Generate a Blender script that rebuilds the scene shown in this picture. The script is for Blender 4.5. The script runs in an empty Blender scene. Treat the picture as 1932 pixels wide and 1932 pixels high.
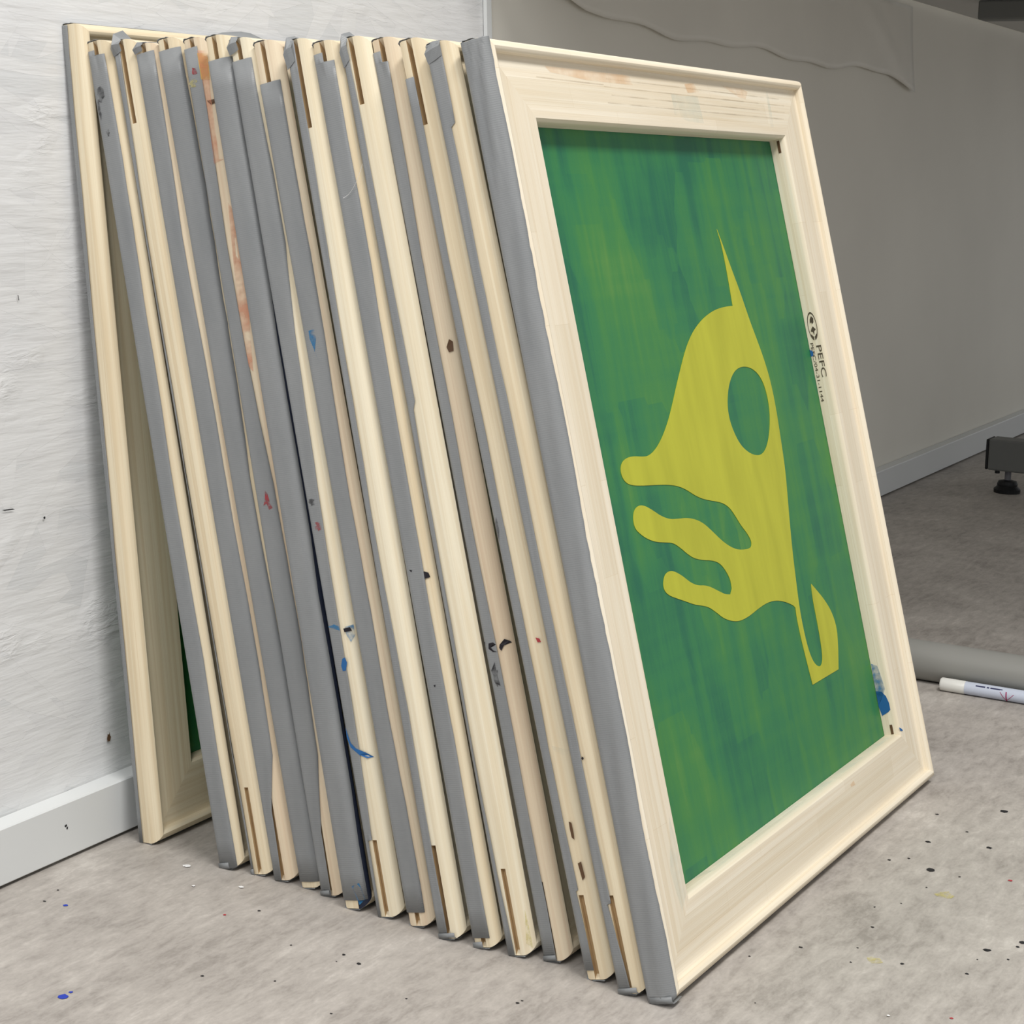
import bpy, bmesh, math, random
from mathutils import Vector, Matrix
random.seed(7)
COL = bpy.context.scene.collection
FRAMES = [[0.23129, -0.03747, 0.00209, 0.9997, -0.02126, 0.01193, -0.00959, 0.10709, 0.9942, 0.60126], [0.22592, -0.11869, 0.00411, 0.99972, -0.0236, 0.0, 0.00495, 0.2097, 0.97775, 0.59845], [0.22894, -0.14523, 0.00427, 0.99971, -0.02414, 0.0, 0.00526, 0.21766, 0.97601, 0.59998], [0.22913, -0.16543, 0.00427, 0.99975, -0.02218, 0.0, 0.00483, 0.21785, 0.97597, 0.59737], [0.22878, -0.18902, 0.00435, 0.99975, -0.02249, 0.0, 0.005, 0.22209, 0.97501, 0.6015], [0.22583, -0.20923, 0.00417, 0.99976, -0.02211, 0.0, 0.00471, 0.21291, 0.97706, 0.59992], [0.21678, -0.2356, 0.00416, 0.99973, -0.02333, 0.0, 0.00495, 0.21207, 0.97724, 0.60055], [0.2178, -0.26218, 0.00437, 0.99981, -0.01954, 0.0, 0.00436, 0.22306, 0.97479, 0.59996], [0.21694, -0.28816, 0.00455, 0.99978, -0.02082, 0.0, 0.00483, 0.2321, 0.97268, 0.59925], [0.21137, -0.31559, 0.00442, 0.99979, -0.02055, 0.0, 0.00464, 0.22554, 0.97422, 0.59872], [0.21242, -0.34229, 0.00462, 0.9998, -0.01982, 0.0, 0.00468, 0.23583, 0.97178, 0.59884], [0.21409, -0.36709, 0.00472, 0.99978, -0.02076, 0.0, 0.005, 0.24063, 0.9706, 0.60202], [0.21985, -0.39093, 0.00484, 0.99984, -0.01791, 0.0, 0.00442, 0.24666, 0.96909, 0.60251], [0.21081, -0.42666, 0.00512, 0.99983, -0.01869, 0.0, 0.00488, 0.26105, 0.96531, 0.60326], [0.20445, -0.45282, 0.00518, 0.99983, -0.01827, 0.0, 0.00483, 0.26423, 0.96445, 0.60126], [0.20314, -0.47357, 0.00498, 0.99984, -0.01785, 0.0, 0.00454, 0.25412, 0.96716, 0.60099]]
HAND = [(0.3149, 0.4795), (0.3178, 0.4671), (0.3181, 0.4489), (0.3173, 0.4329), (0.3167, 0.42), (0.3008, 0.4201), (0.2818, 0.4185), (0.2618, 0.4139), (0.2438, 0.4069), (0.2306, 0.3991), (0.2195, 0.3903), (0.2072, 0.3785), (0.1964, 0.3678), (0.1862, 0.3572), (0.1745, 0.3459), (0.1612, 0.336), (0.1485, 0.3293), (0.137, 0.3262), (0.1284, 0.3265), (0.1144, 0.3287), (0.1051, 0.3287), (0.0976, 0.3267), (0.0937, 0.3223), (0.094, 0.3169), (0.0984, 0.3124), (0.1065, 0.3098), (0.1206, 0.3077), (0.1393, 0.3056), (0.1563, 0.3034), (0.171, 0.3003), (0.183, 0.2957), (0.1926, 0.2907), (0.205, 0.286), (0.2206, 0.2824), (0.2342, 0.2791), (0.2445, 0.2738), (0.2514, 0.2662), (0.2573, 0.2586), (0.2647, 0.2519), (0.2693, 0.2456), (0.269, 0.2417), (0.2645, 0.24), (0.2479, 0.2418), (0.2366, 0.2452), (0.2261, 0.2503), (0.2165, 0.2566), (0.2072, 0.2635), (0.1978, 0.2697), (0.1877, 0.274), (0.1749, 0.2773), (0.1616, 0.2787), (0.1487, 0.2803), (0.137, 0.2844), (0.1263, 0.2903), (0.1172, 0.2945), (0.1093, 0.2961), (0.1017, 0.2941), (0.0978, 0.2887), (0.0977, 0.2822), (0.1036, 0.2773), (0.1123, 0.2725), (0.1237, 0.2686), (0.1359, 0.2663), (0.1463, 0.2644), (0.1556, 0.2595), (0.1645, 0.2534), (0.174, 0.2484), (0.1868, 0.2451), (0.2002, 0.2425), (0.2109, 0.2387), (0.218, 0.2323), (0.2229, 0.2243), (0.2225, 0.2179), (0.2184, 0.2144), (0.2105, 0.2159), (0.2002, 0.2205), (0.19, 0.2252), (0.1816, 0.228), (0.1706, 0.2299), (0.1607, 0.234), (0.1517, 0.24), (0.1424, 0.2448), (0.1344, 0.2471), (0.1263, 0.2459), (0.1213, 0.2402), (0.1217, 0.2351), (0.1275, 0.231), (0.1371, 0.2273), (0.1489, 0.2229), (0.1608, 0.2183), (0.1734, 0.215), (0.1818, 0.2122), (0.1914, 0.2065), (0.2009, 0.2003), (0.2138, 0.1956), (0.2255, 0.1934), (0.2412, 0.1936), (0.2581, 0.1957), (0.275, 0.197), (0.291, 0.1958), (0.3061, 0.192), (0.3206, 0.1863), (0.324, 0.1836), (0.323, 0.1735), (0.3238, 0.1572), (0.3256, 0.143), (0.3282, 0.1221), (0.3826, 0.1218), (0.3904, 0.138), (0.3953, 0.1537), (0.3905, 0.1679), (0.3806, 0.1794), (0.3697, 0.1887), (0.3619, 0.1951), (0.3592, 0.1836), (0.3594, 0.1683), (0.3591, 0.1519), (0.3571, 0.1383), (0.353, 0.1326), (0.3471, 0.1318), (0.3399, 0.1356), (0.3347, 0.1433), (0.3318, 0.1555), (0.331, 0.1718), (0.3319, 0.1855), (0.3349, 0.2034), (0.3379, 0.2214), (0.343, 0.2438), (0.3497, 0.2684), (0.3549, 0.2887), (0.3573, 0.3094), (0.3597, 0.3349), (0.3594, 0.356), (0.3559, 0.3727), (0.3496, 0.3895), (0.3417, 0.4086), (0.3349, 0.4298), (0.3271, 0.4485), (0.321, 0.4647)]
HOLE = [(0.3116, 0.3736), (0.3295, 0.3707), (0.3425, 0.3627), (0.348, 0.3501), (0.3476, 0.3362), (0.3418, 0.3229), (0.3323, 0.3113), (0.3214, 0.305), (0.3093, 0.3042), (0.2948, 0.3083), (0.2823, 0.3162), (0.2746, 0.3282), (0.272, 0.3396), (0.2748, 0.3504), (0.2827, 0.3619), (0.2958, 0.3709)]
BLACK = [(0.6654, -0.5492, 0.0032), (0.6276, -0.5059, 0.0013), (0.5645, -0.5182, 0.0017), (0.5104, -0.5375, 0.0029), (0.5121, -0.5049, 0.0012), (0.5234, -0.5163, 0.001), (0.6027, -0.5374, 0.0011), (0.3879, -0.5345, 0.0011), (0.3303, -0.5047, 0.0011), (0.3506, -0.5372, 0.0007), (0.3433, -0.5701, 0.0011), (0.3519, -0.6103, 0.0011), (0.3951, -0.6114, 0.0023), (0.42, -0.6285, 0.0019), (0.4115, -0.6275, 0.0011), (0.579, -0.5616, 0.0021), (0.4215, -0.5245, 0.0008), (0.3769, -0.6101, 0.0007), (0.3882, -0.6274, 0.0008), (0.1137, -0.0386, 0.001), (0.1325, -0.0325, 0.0008), (0.1813, -0.1704, 0.0009), (0.1495, -0.2216, 0.0007), (0.1566, -0.2588, 0.0011), (0.151, -0.2744, 0.0014), (0.0836, -0.2026, 0.0011), (0.1023, -0.245, 0.0007), (0.1592, -0.3872, 0.001), (0.1631, -0.388, 0.0007), (0.127, -0.3269, 0.0007), (0.0862, -0.2997, 0.0007), (0.1458, -0.2607, 0.0005), (0.3271, -0.5408, 0.0007), (0.4762, -0.5447, 0.0008), (0.5091, -0.5591, 0.0008), (0.4381, -0.5382, 0.0006), (0.2989, -0.4815, 0.0007), (0.239, -0.5106, 0.0005)]
BLUE = [(0.1162, -0.0553, 0.0015), (0.0164, -0.1508, 0.0031), (0.0228, -0.1503, 0.0012)]
RED = [(0.1631, -0.1554, 0.0011), (0.5231, -0.5928, 0.0017), (0.2856, -0.6201, 0.001)]
WHITE = [(0.2144, -0.0784, 0.0024), (0.189, -0.1063, 0.0012), (0.2671, -0.5864, 0.001), (0.2059, -0.1352, 0.0016)]
YELLOW = [(0.4695, -0.5604, 0.0064), (0.3388, -0.5529, 0.0044)]
DEC = {'f8 black': [(0.1986, -0.0065), (0.199, -0.0023), (0.1964, -0.0015), (0.196, -0.0061)], 'f8 blue halo': [(0.1996, -0.0054), (0.2002, 0.002), (0.193, 0.0013), (0.1889, -0.0031), (0.1941, -0.0052)], 'f8 tape smear': [(0.2006, -0.0206), (0.202, -0.0139), (0.2002, -0.0098), (0.1973, -0.0095), (0.1991, -0.0145)], 'f8 oval': [(0.1782, -0.0117), (0.1791, -0.0093), (0.1754, -0.0082), (0.1701, -0.0103), (0.1699, -0.013), (0.1736, -0.0136)], 'f8 stroke': [(0.1315, -0.0189), (0.1267, -0.0181), (0.1204, -0.0167), (0.1166, -0.013), (0.1135, -0.0056), (0.1097, -0.0014), (0.1095, -0.0055), (0.1122, -0.0112), (0.1175, -0.0174), (0.1242, -0.0196)], 'f6 red': [(0.2861, -0.0107), (0.2833, -0.0088), (0.2765, -0.0079), (0.2734, -0.0066), (0.2722, -0.0097), (0.2768, -0.0112), (0.2753, -0.0143), (0.2806, -0.0118)], 'f13 ring': [(0.209, -0.0159), (0.2094, -0.0125), (0.2079, -0.0104), (0.2078, -0.0133), (0.2062, -0.0148), (0.2039, -0.0129), (0.203, -0.0102), (0.2033, -0.0138), (0.2056, -0.0166)], 'f13 blob': [(0.2076, -0.0076), (0.2107, -0.004), (0.2091, -0.0015), (0.2076, -0.0002), (0.2067, -0.0049), (0.2034, -0.0073), (0.2056, -0.0084)], 'f13 tri': [(0.2102, -0.0214), (0.2103, -0.0185), (0.2069, -0.0196)], 'f11 knot': [(0.2497, -0.0057), (0.2484, -0.003), (0.2452, -0.0024), (0.2448, -0.0059)], 'f11 dots': [(0.2518, -0.0167), (0.2512, -0.0143), (0.25, -0.0154)], 'f13 knot': [(0.4057, -0.0032), (0.4037, -0.0015), (0.3979, -0.002), (0.3974, -0.0046), (0.4009, -0.0055)], 'f14 slash': [(0.2985, -0.0172), (0.295, -0.0168), (0.2899, -0.0168), (0.2817, -0.0188), (0.2868, -0.0192), (0.2937, -0.0192)], 'f2 smudge': [(0.5652, -0.0238), (0.5654, -0.0174), (0.56, -0.0134), (0.5568, -0.0162), (0.5605, -0.0196), (0.5506, -0.0228), (0.5503, -0.025), (0.5585, -0.0242)], 'f14 red': [(0.2196, -0.0063), (0.2187, -0.0041), (0.2163, -0.0035), (0.2165, -0.0055)], 'f14 blue': [(0.1506, -0.0103), (0.1481, -0.0034), (0.1465, -0.0006), (0.1429, -0.0022), (0.1453, -0.0072), (0.1482, -0.0096)], 'f15 dot': [(0.1506, -0.0111), (0.1495, -0.0098), (0.1482, -0.0108), (0.149, -0.0118)], 'f12 dots': [(0.1749, -0.0139), (0.1752, -0.0121), (0.1734, -0.0129)], 'f12 blue': [(0.4636, 0.014), (0.4632, 0.0197), (0.4606, 0.0188), (0.4615, 0.0144)], 'f14 knothole': [(0.1019, -0.009), (0.1011, -0.0072), (0.095, -0.0071), (0.0902, -0.0074), (0.0917, -0.0091), (0.0978, -0.0092)], 'f6 orange': [(0.5906, -0.0073), (0.5892, -0.0013), (0.5587, -0.0031), (0.5152, -0.0043), (0.5146, -0.0015), (0.5124, -0.0087), (0.5485, -0.0068), (0.5778, -0.0072)], 'f6 yellow': [(0.5889, -0.0077), (0.5874, -0.0013), (0.5694, -0.0022), (0.5706, -0.0078)], 'f6 pink': [(0.485, 0.0008), (0.4771, 0.0039), (0.4188, 0.003), (0.368, -0.0006), (0.372, -0.0031), (0.4199, -0.0039)], 'f6 dark': [(0.5557, -0.0062), (0.5561, -0.0013), (0.5537, -0.0003), (0.5527, -0.0039)], 'f7 brown': [(0.5702, -0.0225), (0.5722, -0.0148), (0.5678, -0.0113), (0.5671, -0.0183)], 'f6 olive': [(0.5711, -0.0233), (0.5725, -0.0162), (0.5695, -0.0158), (0.5679, -0.022)], 'f10 blue': [(0.4052, -0.0166), (0.4055, -0.012), (0.399, -0.0116), (0.3905, -0.0145), (0.3812, -0.012), (0.3924, -0.0149), (0.3998, -0.0169)]}

# ------------------------------------------------------------------ helpers
T = 0.0196      # bar thickness
W = 0.5         # frame width
B = 0.0503      # bar width
E = 0.0050      # step below the bead

def link(o, parent=None):
    COL.objects.link(o)
    if parent is not None:
        o.parent = parent
    return o

def mesh_obj(name, bm, mats, parent=None, smooth=False, normals=True):
    if normals:
        bmesh.ops.recalc_face_normals(bm, faces=bm.faces[:])
    me = bpy.data.meshes.new(name)
    bm.to_mesh(me); bm.free()
    if not isinstance(mats, (list, tuple)):
        mats = [mats]
    for m in mats:
        me.materials.append(m)
    if smooth:
        for p in me.polygons: p.use_smooth = True
    return link(bpy.data.objects.new(name, me), parent)

def thing(o, label, cat, group=None):
    o['label'] = label; o['category'] = cat
    if group: o['group'] = group
    return o

def empty(name, loc):
    o = bpy.data.objects.new(name, None); o.empty_display_size = 0.05
    o.location = loc
    return link(o)

def add_box(bm, lo, hi, bevel=0.0, seg=2):
    r = bmesh.ops.create_cube(bm, size=1.0)
    vs = r['verts']
    for v in vs:
        v.co = Vector([lo[k] + (v.co[k] + .5) * (hi[k] - lo[k]) for k in range(3)])
    if bevel > 0:
        es = list({e for v in vs for e in v.link_edges})
        bmesh.ops.bevel(bm, geom=es, offset=bevel, segments=seg, profile=.5, affect='EDGES')

def add_lathe(bm, prof, axis_o, ax, seg=24):
    """prof: list of (distance along axis, radius)."""
    ax = Vector(ax).normalized()
    u = ax.orthogonal().normalized(); v = ax.cross(u)
    rings = []
    for d, r in prof:
        c = Vector(axis_o) + ax * d
        if r <= 1e-6:
            rings.append([bm.verts.new(c)])
        else:
            rings.append([bm.verts.new(c + (u * math.cos(2*math.pi*k/seg) + v * math.sin(2*math.pi*k/seg)) * r) for k in range(seg)])
    for a, b in zip(rings[:-1], rings[1:]):
        for k in range(seg):
            k2 = (k+1) % seg
            if len(a) == 1: bm.faces.new([a[0], b[k2], b[k]])
            elif len(b) == 1: bm.faces.new([a[k], a[k2], b[0]])
            else: bm.faces.new([a[k], a[k2], b[k2], b[k]])

# ------------------------------------------------------------------ materials
class NT:
    def __init__(s, name):
        s.m = bpy.data.materials.new(name); s.m.use_nodes = True
        s.t = s.m.node_tree; s.b = s.t.nodes['Principled BSDF']; s.out = s.t.nodes['Material Output']
    def n(s, typ, **kw):
        nd = s.t.nodes.new(typ)
        for k, v in kw.items():
            if k in nd.inputs.keys(): nd.inputs[k].default_value = v
            else: setattr(nd, k, v)
        return nd
    def l(s, a, b): s.t.links.new(a, b)
    def uv(s, scale, rot=(0, 0, 0), coord='UV', loc=(0, 0, 0)):
        tc = s.n('ShaderNodeTexCoord'); mp = s.n('ShaderNodeMapping')
        mp.inputs['Scale'].default_value = scale; mp.inputs['Rotation'].default_value = rot
        mp.inputs['Location'].default_value = loc
        s.l(tc.outputs[coord], mp.inputs['Vector']); return mp.outputs['Vector']
    def noise(s, vec, scale=1., detail=3., rough=.55, dist=0.):
        nd = s.n('ShaderNodeTexNoise'); nd.inputs['Scale'].default_value = scale
        nd.inputs['Detail'].default_value = detail; nd.inputs['Roughness'].default_value = rough
        nd.inputs['Distortion'].default_value = dist
        if vec is not None: s.l(vec, nd.inputs['Vector'])
        return nd.outputs['Fac']
    def ramp(s, fac, stops, interp='LINEAR'):
        nd = s.n('ShaderNodeValToRGB'); cr = nd.color_ramp; cr.interpolation = interp
        while len(cr.elements) < len(stops): cr.elements.new(.5)
        for e, (p, c) in zip(cr.elements, stops):
            e.position = p; e.color = (*c, 1) if len(c) == 3 else c
        s.l(fac, nd.inputs['Fac']); return nd.outputs['Color']
    def mix(s, fac, a, b, blend='MIX'):
        nd = s.n('ShaderNodeMix'); nd.data_type = 'RGBA'; nd.blend_type = blend
        for i, x in ((0, fac), (6, a), (7, b)):
            if hasattr(x, 'is_linked'): s.l(x, nd.inputs[i])
            elif i == 0: nd.inputs[0].default_value = x
            else: nd.inputs[i].default_value = (*x, 1)
        return nd.outputs[2]
    def math(s, op, a, b=0.):
        nd = s.n('ShaderNodeMath'); nd.operation = op
        for i, x in ((0, a), (1, b)):
            if hasattr(x, 'is_linked'): s.l(x, nd.inputs[i])
            else: nd.inputs[i].default_value = x
        return nd.outputs[0]
    def bump(s, h, strength=.3, dist=.001):
        nd = s.n('ShaderNodeBump'); nd.inputs['Strength'].default_value = strength
        nd.inputs['Distance'].default_value = dist
        s.l(h, nd.inputs['Height']); s.l(nd.outputs['Normal'], s.b.inputs['Normal'])
    def done(s, color, rough=.6, spec=.3):
        if hasattr(color, 'is_linked'): s.l(color, s.b.inputs['Base Color'])
        else: s.b.inputs['Base Color'].default_value = (*color, 1)
        s.b.inputs['Roughness'].default_value = rough
        s.b.inputs['Specular IOR Level'].default_value = spec
        return s.m

def plain(name, color, rough=.6, spec=.3):
    return NT(name).done(color, rough, spec)

def wood(name, light, dark, laminated=False):
    k = NT(name)
    oi = k.n('ShaderNodeObjectInfo')
    tc = k.n('ShaderNodeTexCoord')
    addv = k.n('ShaderNodeVectorMath'); addv.operation = 'ADD'
    sc = k.n('ShaderNodeVectorMath'); sc.operation = 'SCALE'
    comb = k.n('ShaderNodeCombineXYZ'); k.l(oi.outputs['Random'], comb.inputs[0]); k.l(oi.outputs['Random'], comb.inputs[1])
    k.l(comb.outputs[0], sc.inputs[0]); sc.inputs['Scale'].default_value = 37.
    k.l(tc.outputs['UV'], addv.inputs[0]); k.l(sc.outputs[0], addv.inputs[1])
    def mp(scale):
        m = k.n('ShaderNodeMapping'); m.inputs['Scale'].default_value = scale
        k.l(addv.outputs[0], m.inputs['Vector']); return m.outputs['Vector']
    g1 = k.noise(mp((4, 260, 1)), 1, 2, .5, .6)
    g2 = k.noise(mp((10, 1300, 1)), 1, 2, .6)
    g3 = k.noise(mp((5, 26, 1)), 1, 2, .5)
    c = k.mix(k.math('MULTIPLY', k.ramp(g1, [(.38, (0, 0, 0)), (.66, (1, 1, 1))]), .62), light, dark)
    c = k.mix(k.math('MULTIPLY', g2, .16), c, tuple(x*.62 for x in dark))
    c = k.mix(k.math('MULTIPLY', k.ramp(g3, [(.45, (0, 0, 0)), (.7, (1, 1, 1))]), .3), c, tuple(x*.9 for x in dark))
    if laminated:
        br = k.n('ShaderNodeTexBrick'); br.offset = .37; br.inputs['Scale'].default_value = 1
        br.inputs['Brick Width'].default_value = .16; br.inputs['Row Height'].default_value = .017
        br.inputs['Mortar Size'].default_value = .00012
        br.inputs['Color1'].default_value = (1, 1, 1, 1); br.inputs['Color2'].default_value = (.86, .84, .79, 1)
        br.inputs['Mortar'].default_value = (.8, .74, .64, 1); br.inputs['Bias'].default_value = -.2
        k.l(tc.outputs['UV'], br.inputs['Vector'])
        c = k.mix(.75, c, br.outputs['Color'], 'MULTIPLY')
    hsv = k.n('ShaderNodeHueSaturation')
    k.l(c, hsv.inputs['Color'])
    v = k.math('ADD', k.math('MULTIPLY', oi.outputs['Random'], .10), .95); k.l(v, hsv.inputs['Value'])
    k.bump(g2, .25, .0004)
    return k.done(hsv.outputs['Color'], .62, .25)

M = {}
M['wood'] = wood('pale_pine', (.82, .725, .535), (.68, .545, .35))
M['wood_white'] = wood('whitish_pine', (.84, .77, .60), (.72, .61, .42))
M['wood_pink'] = wood('pinkish_pine', (.81, .70, .52), (.68, .52, .36))
M['wood_front'] = wood('front_frame_pine', (.84, .77, .63), (.74, .63, .46), True)
M['rim_navy_shade'] = plain('navy_rim_with_shade', (.012, .017, .035), .5)  # navy also carries the shadow where the tape rounds over the rim
def slotmat():
    k = NT('slot_wood'); n = k.noise(k.uv((30, 400, 1)), 1, 3)
    return k.done(k.ramp(n, [(.3, (.36, .23, .115)), (.7, (.54, .39, .21))]), .8)
M['slot'] = slotmat()

def tape():
    k = NT('grey_duct_tape')
    w = k.n('ShaderNodeTexWave'); w.wave_type = 'BANDS'; w.bands_direction = 'X'
    w.inputs['Scale'].default_value = 230; w.inputs['Distortion'].default_value = 1.2; w.inputs['Detail'].default_value = 1
    w.inputs['Detail Scale'].default_value = 3
    k.l(k.uv((1, 1, 1)), w.inputs['Vector'])
    n = k.noise(k.uv((14, 50, 1)), 1, 3, .5)
    n2 = k.noise(k.uv((90, 200, 1)), 1, 2)
    c = k.ramp(n, [(.3, (.212, .223, .230)), (.7, (.255, .265, .270))])
    h = k.math('ADD', k.math('MULTIPLY', w.outputs['Fac'], .06), k.math('ADD', k.math('MULTIPLY', n, 1.2), k.math('MULTIPLY', n2, .12)))
    k.bump(h, .45, .0012)
    return k.done(c, .40, .5)
M['tape'] = tape()

def screen():
    k = NT('green_emulsion_mesh')
    o = 'Object'
    n1 = k.noise(k.uv((55, 5, 1), coord=o), 1, 4, .6, .3)
    n2 = k.noise(k.uv((9, 7, 1), coord=o), 1, 2, .5)
    n3 = k.noise(k.uv((4, 75, 1), coord=o, rot=(0, 0, .12)), 1, 3, .5)
    v = k.n('ShaderNodeTexVoronoi'); v.distance = 'CHEBYCHEV'; k.l(k.uv((22, 11, 1), coord=o), v.inputs['Vector']); v.inputs['Scale'].default_value = 1
    vc = k.n('ShaderNodeSeparateColor'); k.l(v.outputs['Color'], vc.inputs[0])
    s = k.math('ADD', k.math('MULTIPLY', n1, .55), k.math('ADD', k.math('MULTIPLY', n2, .45), k.math('ADD', k.math('MULTIPLY', vc.outputs[0], .12), k.math('MULTIPLY', n3, .12))))
    c = k.ramp(s, [(.46, (.016, .135, .072)), (.58, (.030, .185, .070)), (.72, (.052, .215, .056)), (.88, (.105, .26, .056))])
    w = k.noise(k.uv((1600, 1600, 1), coord=o), 1, 0)
    k.bump(w, .12, .0003)
    return k.done(c, .5, .35)
M['screen'] = screen()
def stencil():
    k = NT('yellow_mesh'); n = k.noise(k.uv((60, 9, 1), coord='Object'), 1, 3)
    return k.done(k.ramp(n, [(.3, (.405, .41, .030)), (.7, (.485, .49, .038))]), .5, .35)
M['yellow'] = stencil()

def osb():
    k = NT('white_painted_strand_board')
    tc = k.n('ShaderNodeTexCoord')
    wn = k.n('ShaderNodeTexNoise'); wn.inputs['Scale'].default_value = 6; wn.inputs['Detail'].default_value = 3
    k.l(tc.outputs['Object'], wn.inputs['Vector'])
    sub = k.n('ShaderNodeVectorMath'); sub.operation = 'SUBTRACT'; k.l(wn.outputs['Color'], sub.inputs[0]); sub.inputs[1].default_value = (.5, .5, .5)
    scl = k.n('ShaderNodeVectorMath'); scl.operation = 'SCALE'; k.l(sub.outputs[0], scl.inputs[0]); scl.inputs['Scale'].default_value = .022
    add = k.n('ShaderNodeVectorMath'); add.operation = 'ADD'; k.l(tc.outputs['Object'], add.inputs[0]); k.l(scl.outputs[0], add.inputs[1])
    hs = None
    for i, (rot, sx, sz, w, g) in enumerate([(.05, 7, 42, .8, .35), (-.14, 9, 55, .8, .55), (.80, 10, 48, 1., .80), (-.60, 9, 52, 1., .82), (1.30, 12, 50, .8, .90), (.32, 11, 60, .9, .72), (-.35, 8, 70, .9, .76)]):
        r = k.n('ShaderNodeMapping'); r.vector_type = 'POINT'; r.inputs['Rotation'].default_value = (0, rot, 0); r.inputs['Location'].default_value = (i*3.1, 0, i*1.7)
        k.l(add.outputs[0], r.inputs['Vector'])
        m = k.n('ShaderNodeMapping'); m.inputs['Scale'].default_value = (sx, 0, sz); k.l(r.outputs[0], m.inputs['Vector'])
        v = k.n('ShaderNodeTexVoronoi'); v.voronoi_dimensions = '3D'; v.inputs['Scale'].default_value = 1; v.inputs['Randomness'].default_value = 1
        k.l(m.outputs[0], v.inputs['Vector'])
        sp = k.n('ShaderNodeSeparateColor'); k.l(v.outputs['Color'], sp.inputs[0])
        gate = k.math('GREATER_THAN', sp.outputs[1], g)
        tilt = k.math('MULTIPLY', v.outputs['Distance'], k.math('SUBTRACT', sp.outputs[2], .5))
        h = k.math('MULTIPLY', k.math('ADD', k.math('MULTIPLY', k.math('ADD', sp.outputs[0], .25), w), k.math('MULTIPLY', tilt, .16)), gate)
        hs = h if hs is None else k.math('MAXIMUM', hs, h)
    fine = k.noise(k.uv((18, 1, 150), coord='Object'), 1, 3, .55)
    rag = k.noise(k.uv((60, 1, 200), coord='Object', rot=(0, .5, 0)), 1, 3, .6, .6)
    big = k.noise(k.uv((5, 1, 9), coord='Object'), 1, 2)
    # torn, stringy spots only here and there
    patchy = k.ramp(k.noise(k.uv((9, 1, 16), coord='Object'), 1, 2), [(.56, (0, 0, 0)), (.66, (1, 1, 1))])
    h = k.math('ADD', k.math('MULTIPLY', hs, 2.4), k.math('ADD', k.math('MULTIPLY', fine, .22), k.math('ADD', k.math('MULTIPLY', k.math('MULTIPLY', rag, patchy), .34), k.math('MULTIPLY', big, .8))))
    k.bump(h, 1.0, .0042)
    c = k.ramp(hs, [(.0, (.70, .71, .715)), (.35, (.735, .74, .745)), (.8, (.76, .765, .765))])
    return k.done(c, .36, .45)
M['osb'] = osb()
def wallgrey():
    k = NT('grey_painted_wall'); n = k.noise(k.uv((3, 3, 3), coord='Object'), 1, 3)
    f = k.noise(k.uv((300, 300, 300), coord='Object'), 1, 2)
    k.bump(f, .1, .0005)
    return k.done(k.ramp(n, [(.3, (.77, .745, .67)), (.7, (.82, .795, .715))]), .6)
M['wallgrey'] = wallgrey()
M['white'] = plain('white_trim_paint', (.74, .76, .76), .4, .4)

def floor():
    k = NT('grey_vinyl_floor')
    o = 'Object'
    rot = (0, 0, .25)
    a = k.noise(k.uv((9, 9, 1), coord=o), 1, 6, .62, .4)
    b = k.noise(k.uv((45, 110, 1), rot, o), 1, 5, .65, .5)
    c2 = k.noise(k.uv((240, 420, 1), rot, o), 1, 3, .6)
    e = k.noise(k.uv((14, 160, 1), rot, o), 1, 3, .55)
    s = k.math('ADD', k.math('MULTIPLY', a, .40), k.math('ADD', k.math('MULTIPLY', b, .34), k.math('ADD', k.math('MULTIPLY', c2, .14), k.math('MULTIPLY', e, .12))))
    c = k.ramp(s, [(.38, (.275, .252, .228)), (.48, (.39, .36, .33)), (.55, (.455, .423, .388)), (.64, (.575, .54, .498))])
    k.bump(b, .08, .0006)
    return k.done(c, .55, .3)
M['floor'] = floor()
for nm, c in (('black', (.02, .02, .022)), ('blue', (.02, .05, .42)), ('red', (.42, .05, .06)), ('chip_white', (.85, .85, .85)), ('marine', (.02, .12, .33)), ('orange', (.72, .30, .10)), ('brown', (.11, .06, .03)), ('ink', (.012, .010, .015)), ('stampink', (.085, .065, .045))):
    M[nm] = plain('paint_' + nm, c, .55)
def stain(name, color, amt, sc=120.):
    k = NT(name); n = k.noise(k.uv((sc, sc, sc), coord='Object'), 1, 3, .6)
    tr = k.n('ShaderNodeBsdfTransparent'); mx = k.n('ShaderNodeMixShader')
    k.l(k.math('MULTIPLY', k.ramp(n, [(.3, (0, 0, 0)), (.65, (1, 1, 1))]), amt), mx.inputs[0])
    k.l(tr.outputs[0], mx.inputs[1]); k.l(k.b.outputs[0], mx.inputs[2]); k.l(mx.outputs[0], k.out.inputs['Surface'])
    return k.done(color, .6)
M['s_blue'] = stain('blue_wash', (.03, .20, .42), .8)
M['s_teal'] = stain('teal_wash', (.45, .63, .63), .15, 40)
M['s_orange'] = stain('orange_wash', (.80, .50, .26), .34, 40)
M['s_yellow'] = stain('yellow_wash', (.62, .55, .20), .6, 300)
M['s_dark'] = stain('dark_smudge', (.06, .06, .065), .75, 220)
M['s_pink'] = stain('salmon_wash', (.72, .30, .18), .55, 60)
M['s_gold'] = stain('golden_wash', (.70, .45, .08), .75, 60)
M['s_line'] = stain('grain_line', (.42, .35, .25), .4, 30)
M['s_red'] = stain('red_smear', (.36, .05, .06), .95, 260)
M['pipe'] = plain('grey_plastic_pipe', (.30, .30, .28), .38, .45)
M['table_grey'] = plain('grey_powder_coat', (.16, .165, .16), .5)
M['black_plastic'] = plain('black_plastic', (.012, .013, .014), .5)
M['steel'] = plain('threaded_steel', (.2, .2, .22), .4)
M['laminate'] = plain('light_laminate', (.55, .54, .52), .5)
M['pen_white'] = plain('white_pen_plastic', (.78, .78, .74), .35, .45)
M['pen_label'] = plain('pale_blue_label', (.58, .63, .74), .4)
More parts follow.
